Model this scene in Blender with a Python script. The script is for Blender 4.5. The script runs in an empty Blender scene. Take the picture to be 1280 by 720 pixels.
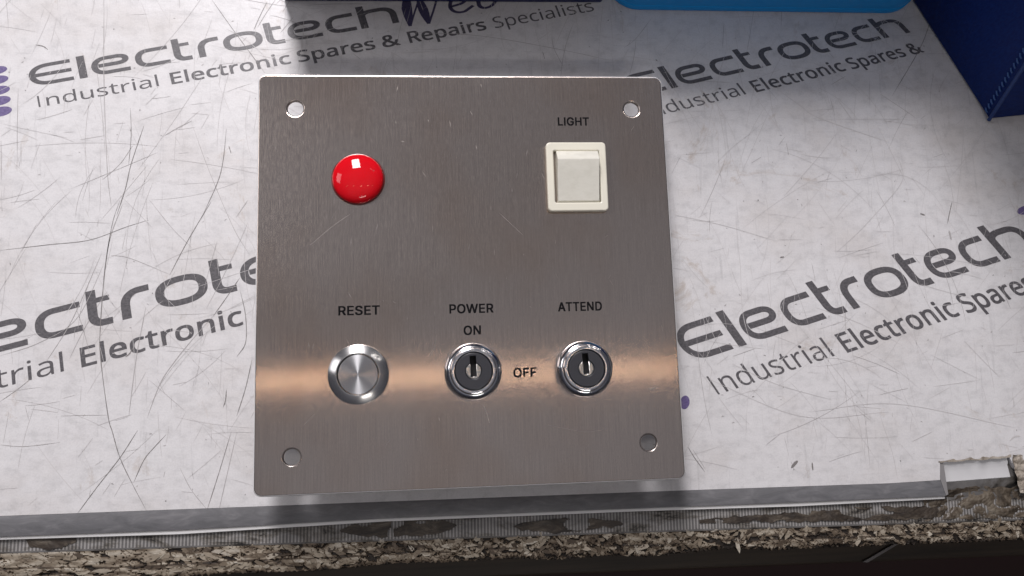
import bpy, bmesh, math, random
import numpy as np
from mathutils import Vector, noise

random.seed(7)
C = bpy.context.scene.collection
S = bpy.context.scene
MM = 0.001
ZM, ZP = 3.0, 25.0            # heights (mm) of the mat's top and of the steel plate's top above the bench

# ------------------------------------------------------------------ camera
cd = bpy.data.cameras.new('camera'); cam = bpy.data.objects.new('camera', cd); C.objects.link(cam)
cam.location = (0.0671971, 0.0306922, 0.302555 + ZP * MM)
cam.rotation_euler = (0.145468534, -0.090688782, -0.0324673547)
cd.sensor_width = 36; cd.lens = 36 * 1000 / 1280
cd.clip_start = 0.01; cd.clip_end = 50
S.camera = cam

# ------------------------------------------------------------------ exposure, room light
S.view_settings.view_transform = 'Standard'; S.view_settings.look = 'None'
S.view_settings.exposure = 0; S.view_settings.gamma = 1
S.view_settings.use_curve_mapping = False
S.cycles.sample_clamp_indirect = 6
w = bpy.data.worlds.new('World'); S.world = w; w.use_nodes = True
nt = w.node_tree; bg = nt.nodes['Background']
tc = nt.nodes.new('ShaderNodeTexCoord'); sx = nt.nodes.new('ShaderNodeSeparateXYZ')
nt.links.new(tc.outputs['Generated'], sx.inputs[0])
rp = nt.nodes.new('ShaderNodeValToRGB')           # a dim workshop: dark below, ceiling above
rp.color_ramp.elements[0].position = 0.0; rp.color_ramp.elements[0].color = (0.02, 0.02, 0.022, 1)
rp.color_ramp.elements[1].position = 1.0; rp.color_ramp.elements[1].color = (0.265, 0.262, 0.282, 1)
e = rp.color_ramp.elements.new(0.35); e.color = (0.035, 0.036, 0.045, 1)
e = rp.color_ramp.elements.new(0.75); e.color = (0.085, 0.086, 0.103, 1)
nt.links.new(sx.outputs[2], rp.inputs[0])
nz = nt.nodes.new('ShaderNodeTexNoise'); nz.inputs['Scale'].default_value = 2.2; nz.inputs['Detail'].default_value = 2
nt.links.new(tc.outputs['Generated'], nz.inputs['Vector'])
mr = nt.nodes.new('ShaderNodeMapRange'); mr.inputs[1].default_value = .3; mr.inputs[2].default_value = .7
mr.inputs[3].default_value = .72; mr.inputs[4].default_value = 1.25
nt.links.new(nz.outputs['Fac'], mr.inputs[0])
mx = nt.nodes.new('ShaderNodeMix'); mx.data_type = 'RGBA'; mx.blend_type = 'MULTIPLY'; mx.inputs[0].default_value = 1
nt.links.new(rp.outputs[0], mx.inputs[6]); nt.links.new(mr.outputs[0], mx.inputs[7])
nt.links.new(mx.outputs[2], bg.inputs['Color']); bg.inputs['Strength'].default_value = 1.0

def area(name, loc, target, size, power, col):
    l = bpy.data.lights.new(name, 'AREA'); o = bpy.data.objects.new(name, l); C.objects.link(o)
    o.location = loc
    o.rotation_euler = (Vector(target) - Vector(loc)).to_track_quat('-Z', 'Y').to_euler()
    l.energy = power; l.color = col
    if isinstance(size, tuple): l.shape = 'RECTANGLE'; l.size, l.size_y = size
    else: l.shape = 'DISK'; l.size = size
    return o
area('window_light', (-0.12, 0.95, 0.86), (0.03, 0.06, 0), (0.26, 0.56), 16.3, (1.0, 0.965, 0.985))
area('side_fill_light', (-0.85, 0.42, 0.80), (0.0, 0.06, 0), (0.40, 0.40), 1.9, (1.0, 0.97, 1.0))  # added lamp, not a window: brightens the mat towards the left
area('front_fill_light', (0.30, -0.95, 1.45), (0.1, 0.0, 0), (0.5, 0.08), 2.4, (1.0, 0.95, 0.9))  # added fill from the front: lower chrome highlights, softer shadow before the panel
for k, x in enumerate((-0.62, -0.30, 0.0, 0.32, 0.66)):           # a row of small warm ceiling lamps almost overhead
    area('ceiling_lamp', (0.067 + x, 0.088, 1.33), (0.067 + x, 0.088, 0), 0.03, 0.047, (1.0, 0.66, 0.42))
for x, y in ((0.62, 1.02), (0.84, 1.0), (1.1, 1.0)):           # three more ceiling spots, back right
    area('ceiling_spot', (x, y, 1.35), (0.1, 0.1, 0), 0.06, 0.35, (1.0, 0.95, 0.92))

# ------------------------------------------------------------------ materials
def mat(name, col, rough=0.5, metal=0.0, spec=0.5, **kw):
    m = bpy.data.materials.new(name); m.use_nodes = True
    b = m.node_tree.nodes['Principled BSDF']
    b.inputs['Base Color'].default_value = (*col, 1); b.inputs['Roughness'].default_value = rough
    b.inputs['Metallic'].default_value = metal; b.inputs['Specular IOR Level'].default_value = spec
    for k, v in kw.items(): b.inputs[k.replace('_', ' ')].default_value = v
    return m
def N(m, t, **kw):
    n = m.node_tree.nodes.new(t)
    for k, v in kw.items(): setattr(n, k, v)
    return n
def L(m, a, b): m.node_tree.links.new(a, b)
def B(m): return m.node_tree.nodes['Principled BSDF']
def noise_tex(m, scale=(1, 1, 1), detail=3, rough=.55, coord='Object', distort=0):
    t = N(m, 'ShaderNodeTexCoord'); mp = N(m, 'ShaderNodeMapping'); mp.inputs['Scale'].default_value = scale
    n = N(m, 'ShaderNodeTexNoise'); n.inputs['Scale'].default_value = 1; n.inputs['Detail'].default_value = detail
    n.inputs['Roughness'].default_value = rough; n.inputs['Distortion'].default_value = distort
    L(m, t.outputs[coord], mp.inputs[0]); L(m, mp.outputs[0], n.inputs['Vector'])
    return n.outputs['Fac']
def ramp(m, fac, stops):
    r = N(m, 'ShaderNodeValToRGB'); el = r.color_ramp.elements
    el[0].position, el[0].color = stops[0][0], (*stops[0][1], 1)
    el[1].position, el[1].color = stops[-1][0], (*stops[-1][1], 1)
    for p, c in stops[1:-1]: q = el.new(p); q.color = (*c, 1)
    L(m, fac, r.inputs[0]); return r.outputs[0]
def mul(m, a, b, f=1.0, blend='MULTIPLY'):
    x = N(m, 'ShaderNodeMix', data_type='RGBA', blend_type=blend); x.inputs[0].default_value = f
    L(m, a, x.inputs[6]); L(m, b, x.inputs[7]); return x.outputs[2]
def bump(m, fac, strength, dist=0.0002):
    b = N(m, 'ShaderNodeBump'); b.inputs['Strength'].default_value = strength; b.inputs['Distance'].default_value = dist
    L(m, fac, b.inputs['Height']); L(m, b.outputs[0], B(m).inputs['Normal'])
def g(v): return (v, v, v)

def brushed_steel():
    m = mat('brushed_steel', (.55, .49, .45), .24, 1.0)
    streak = noise_tex(m, (3400, 60, 1), 3, .6)
    fine = noise_tex(m, (9000, 900, 1), 2, .6)
    dash = noise_tex(m, (2700, 330, 1), 2, .55)
    blot = noise_tex(m, (22, 18, 1), 3, .5)
    c = ramp(m, streak, [(.3, (.62, .545, .50)), (.7, (.74, .65, .59))])
    c = mul(m, c, ramp(m, fine, [(.2, g(.82)), (.8, g(1.0))]))
    c = mul(m, c, ramp(m, dash, [(.32, g(.95)), (.5, g(1.0)), (.68, g(1.04))]))
    c = mul(m, c, ramp(m, blot, [(.3, (.92, .86, .81)), (.52, (.97, .96, .95)), (.72, (1, 1, 1))]))
    L(m, c, B(m).inputs['Base Color'])
    r = N(m, 'ShaderNodeMapRange'); r.inputs[1].default_value = .3; r.inputs[2].default_value = .7
    r.inputs[3].default_value = .15; r.inputs[4].default_value = .21
    L(m, dash, r.inputs[0]); L(m, r.outputs[0], B(m).inputs['Roughness'])
    B(m).inputs['Anisotropic'].default_value = 1.0
    v = N(m, 'ShaderNodeCombineXYZ'); v.inputs[0].default_value = PANEL_T[0]; v.inputs[1].default_value = PANEL_T[1]
    L(m, v.outputs[0], B(m).inputs['Tangent'])
    bump(m, dash, .05, .0001)
    return m
PANEL_T = (1, .035)
def spun(name, col, rough, aniso):
    m = mat(name, col, rough, 1.0); B(m).inputs['Anisotropic'].default_value = aniso; B(m).inputs['Anisotropic Rotation'].default_value = .25
    t = N(m, 'ShaderNodeTangent', direction_type='RADIAL', axis='Z'); L(m, t.outputs[0], B(m).inputs['Tangent'])
    return m

M = {}
M['steel'] = brushed_steel()
M['chrome'] = mat('chrome', (.80, .80, .82), .13, 1.0)
M['bright_mark'] = mat('bright_mark', (.66, .59, .54), .35, 1.0); M['dull_mark'] = mat('dull_mark', (.44, .39, .36), .35, 1.0)
M['edge'] = mat('painted_rim_glint', (.82, .81, .80), .42, .25)  # pale edge colour imitates the bright glint along the plate's rim
M['spun_ring'] = spun('spun_steel', (.62, .61, .60), .24, .6)
M['spun_cap'] = spun('spun_cap_steel', (.52, .52, .53), .27, .9)
M['barrel'] = mat('plated_barrel', (.45, .44, .42), .35, 1.0)
M['black'] = mat('black_void', (.008, .008, .009), .6)
M['key_face'] = mat('dark_key_face', (.035, .036, .042), .33)
M['plug'] = mat('key_plug_metal', (.62, .61, .58), .25, 1.0)
M['engraving'] = mat('black_engraving', (.008, .008, .009), .7, 0, .04)
M['red'] = mat('red_lens', (.66, .005, .012), .05, 0, .42)
m = M['red']; B(m).inputs['Subsurface Weight'].default_value = .15; B(m).inputs['Subsurface Radius'].default_value = (.004, .0004, .0003)
M['lamp_rim'] = mat('dark_red_rim', (.12, .004, .004), .3)
M['cream'] = mat('cream_plastic', (.74, .71, .60), .32)
M['cream_rocker'] = mat('cream_rocker_plastic', (.72, .70, .62), .36)
m = M['cream_rocker']
L(m, ramp(m, noise_tex(m, (300, 500, 300), 4, .6), [(.3, (.66, .64, .56)), (.6, (.72, .70, .62))]), B(m).inputs['Base Color'])
M['dark_plastic'] = mat('dark_plastic', (.02, .02, .022), .5)

def paper():
    m = mat('printed_white_sheet', (.74, .72, .725), .40, 0, .55)
    big = noise_tex(m, (18, 24, 1), 4, .6)
    mid = noise_tex(m, (170, 230, 1), 5, .65)
    tiny = noise_tex(m, (1500, 1500, 1), 2, .5)
    c = ramp(m, big, [(.3, (.655, .625, .61)), (.5, (.728, .712, .715)), (.72, (.748, .738, .742))])
    c = mul(m, c, ramp(m, mid, [(.28, g(.80)), (.5, g(.95)), (.7, g(1.0))]))
    c = mul(m, c, ramp(m, tiny, [(.3, g(.93)), (.6, g(1.0))]))
    stain = noise_tex(m, (31, 27, 1), 6, .75, distort=1.2)
    c = mul(m, c, ramp(m, stain, [(.27, (.74, .67, .60)), (.40, (1, 1, 1))]))
    hair = noise_tex(m, (420, 26, 1), 5, .75, distort=.5)                 # rubbed streaks in the two directions of wiping
    c = mul(m, c, ramp(m, hair, [(.30, g(.86)), (.42, g(1.0))]))
    hair = noise_tex(m, (30, 380, 1), 5, .75, distort=.5)
    c = mul(m, c, ramp(m, hair, [(.30, g(.88)), (.40, g(1.0))]))
    L(m, c, B(m).inputs['Base Color'])
    bump(m, noise_tex(m, (600, 700, 1), 5, .65), .22, .00025)
    return m
M['paper'] = paper()
def ink(name, col, col2):
    m = mat(name, col, .40, 0, .55)
    L(m, ramp(m, noise_tex(m, (900, 1100, 1), 4, .7), [(.35, col), (.72, col2)]), B(m).inputs['Base Color'])
    bump(m, noise_tex(m, (600, 700, 1), 5, .65), .22, .00025)
    return m
M['ink'] = ink('grey_ink', (.068, .064, .07), (.15, .142, .15))
M['ink_purple'] = ink('purple_ink', (.10, .07, .20), (.20, .16, .32))
M['ink_web'] = ink('dark_violet_ink', (.04, .035, .085), (.07, .06, .13))
M['scratch'] = mat('dark_scratch', (.21, .195, .19), .55)
M['scratch_mid'] = mat('grey_scratch', (.41, .39, .385), .55)
M['scratch_faint'] = mat('faint_scratch', (.56, .54, .535), .55)
def border():
    m = mat('clear_border', (.16, .158, .165), .35)
    a = noise_tex(m, (90, 300, 1), 5, .7, distort=.8)
    L(m, ramp(m, a, [(.3, (.115, .115, .12)), (.55, (.165, .163, .17)), (.75, (.23, .225, .23))]), B(m).inputs['Base Color'])
    return m
M['border'] = border()
M['lip'] = mat('painted_edge_glow', (.80, .79, .78), .4)  # white stands in for light glowing out of the clear edge
M['lip_dark'] = mat('grey_cut_side', (.25, .24, .24), .4)

# ------------------------------------------------------------------ object helpers
def link(name, me, m, parent=None, loc=None):
    o = bpy.data.objects.new(name, me); C.objects.link(o)
    for x in (m if isinstance(m, (list, tuple)) else [m]):
        if len(me.materials) < 20: me.materials.append(x)
    if parent: o.parent = parent
    if loc: o.location = loc
    return o
def tag(o, label=None, cat=None, group=None, kind=None):
    for k, v in (('label', label), ('category', cat), ('group', group), ('kind', kind)):
        if v: o[k] = v
    return o
def thing(name, label, cat, loc=(0, 0, 0), group=None):
    o = bpy.data.objects.new(name, None); C.objects.link(o); o.location = [v * MM for v in loc]; o.empty_display_size = .01
    return tag(o, label, cat, group)
def mesh(verts, faces, mats=None, smooth=False, scale=MM):
    me = bpy.data.meshes.new('shape'); me.from_pydata([[c * scale for c in v] for v in verts], [], faces)
    if mats: me.polygons.foreach_set('material_index', mats)
    if smooth: me.polygons.foreach_set('use_smooth', [True] * len(me.polygons))
    me.update(); return me
def recalc(me):
    bm = bmesh.new(); bm.from_mesh(me); bmesh.ops.recalc_face_normals(bm, faces=bm.faces); bm.to_mesh(me); bm.free(); return me
def lathe(profile, seg=72, wob=0):
    v, f = [], []
    n = len(profile)
    for k in range(seg):
        a = 2 * math.pi * k / seg
        for r, z in profile: v.append((r * math.cos(a), r * math.sin(a), z))
    for k in range(seg):
        for j in range(n - 1):
            a, b = k * n + j, ((k + 1) % seg) * n + j
            f.append((a, b, b + 1, a + 1))
    me = mesh(v, f)
    bm = bmesh.new(); bm.from_mesh(me); bmesh.ops.remove_doubles(bm, verts=bm.verts, dist=1e-7)
    bmesh.ops.recalc_face_normals(bm, faces=bm.faces)
    for fc in bm.faces: fc.smooth = True
    for ed in bm.edges:
        if len(ed.link_faces) == 2 and ed.calc_face_angle(0) > math.radians(32): ed.smooth = False
    bm.to_mesh(me); bm.free(); return me
def rrect(x0, y0, x1, y1, r, n=8):
    p = []
    for cx, cy, a0 in ((x1 - r, y1 - r, 0), (x0 + r, y1 - r, 90), (x0 + r, y0 + r, 180), (x1 - r, y0 + r, 270)):
        for k in range(n + 1):
            a = math.radians(a0 + 90 * k / n); p.append((cx + r * math.cos(a), cy + r * math.sin(a)))
    return p
def circ(cx, cy, r, n=40): return [(cx + r * math.cos(2 * math.pi * k / n), cy + r * math.sin(2 * math.pi * k / n)) for k in range(n)]
def plate(outlines, depth, bevel=0.0, res=3, offset=0.0):
    """A filled 2D outline with holes (lists of mm points), given a thickness and a rounded edge; top face at z = 0."""
    cu = bpy.data.curves.new('outline', 'CURVE'); cu.dimensions = '2D'; cu.fill_mode = 'BOTH'
    for pts in outlines:
        s = cu.splines.new('POLY'); s.points.add(len(pts) - 1); s.use_cyclic_u = True
        s.points.foreach_set('co', [c for x, y in pts for c in (x * MM, y * MM, 0, 1)])
    cu.extrude = max(0, depth / 2 - bevel) * MM; cu.bevel_depth = bevel * MM; cu.bevel_resolution = res
    cu.offset = (offset - bevel) * MM
    return from_curve(cu, -depth / 2)
def from_curve(cu, dz=0.0):
    o = bpy.data.objects.new('outline', cu); C.objects.link(o)
    dg = bpy.context.evaluated_depsgraph_get(); dg.update()
    me = bpy.data.meshes.new_from_object(o.evaluated_get(dg)); bpy.data.objects.remove(o); bpy.data.curves.remove(cu)
    if dz: me.transform(__import__('mathutils').Matrix.Translation((0, 0, dz * MM)))
    me.materials.clear(); return me
def prism(poly, z0, z1, poly1=None):
    """Closed block between two polygons of equal count."""
    q = poly1 or poly; n = len(poly)
    v = [(x, y, z0) for x, y in poly] + [(x, y, z1) for x, y in q]
    f = [tuple(range(n - 1, -1, -1)), tuple(range(n, 2 * n))] + [(k, (k + 1) % n, n + (k + 1) % n, n + k) for k in range(n)]
    return recalc(mesh(v, f))
def bevelled(me, w_, seg=3, ang=25):
    bm = bmesh.new(); bm.from_mesh(me)
    ed = [e for e in bm.edges if len(e.link_faces) == 2 and e.calc_face_angle(0) > math.radians(ang)]
    bmesh.ops.bevel(bm, geom=ed, offset=w_ * MM, segments=seg, affect='EDGES', profile=.5, clamp_overlap=True)
    for fc in bm.faces: fc.smooth = True
    for ed in bm.edges:
        if len(ed.link_faces) == 2 and ed.calc_face_angle(0) > math.radians(40): ed.smooth = False
    bm.to_mesh(me); bm.free(); return me

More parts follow.
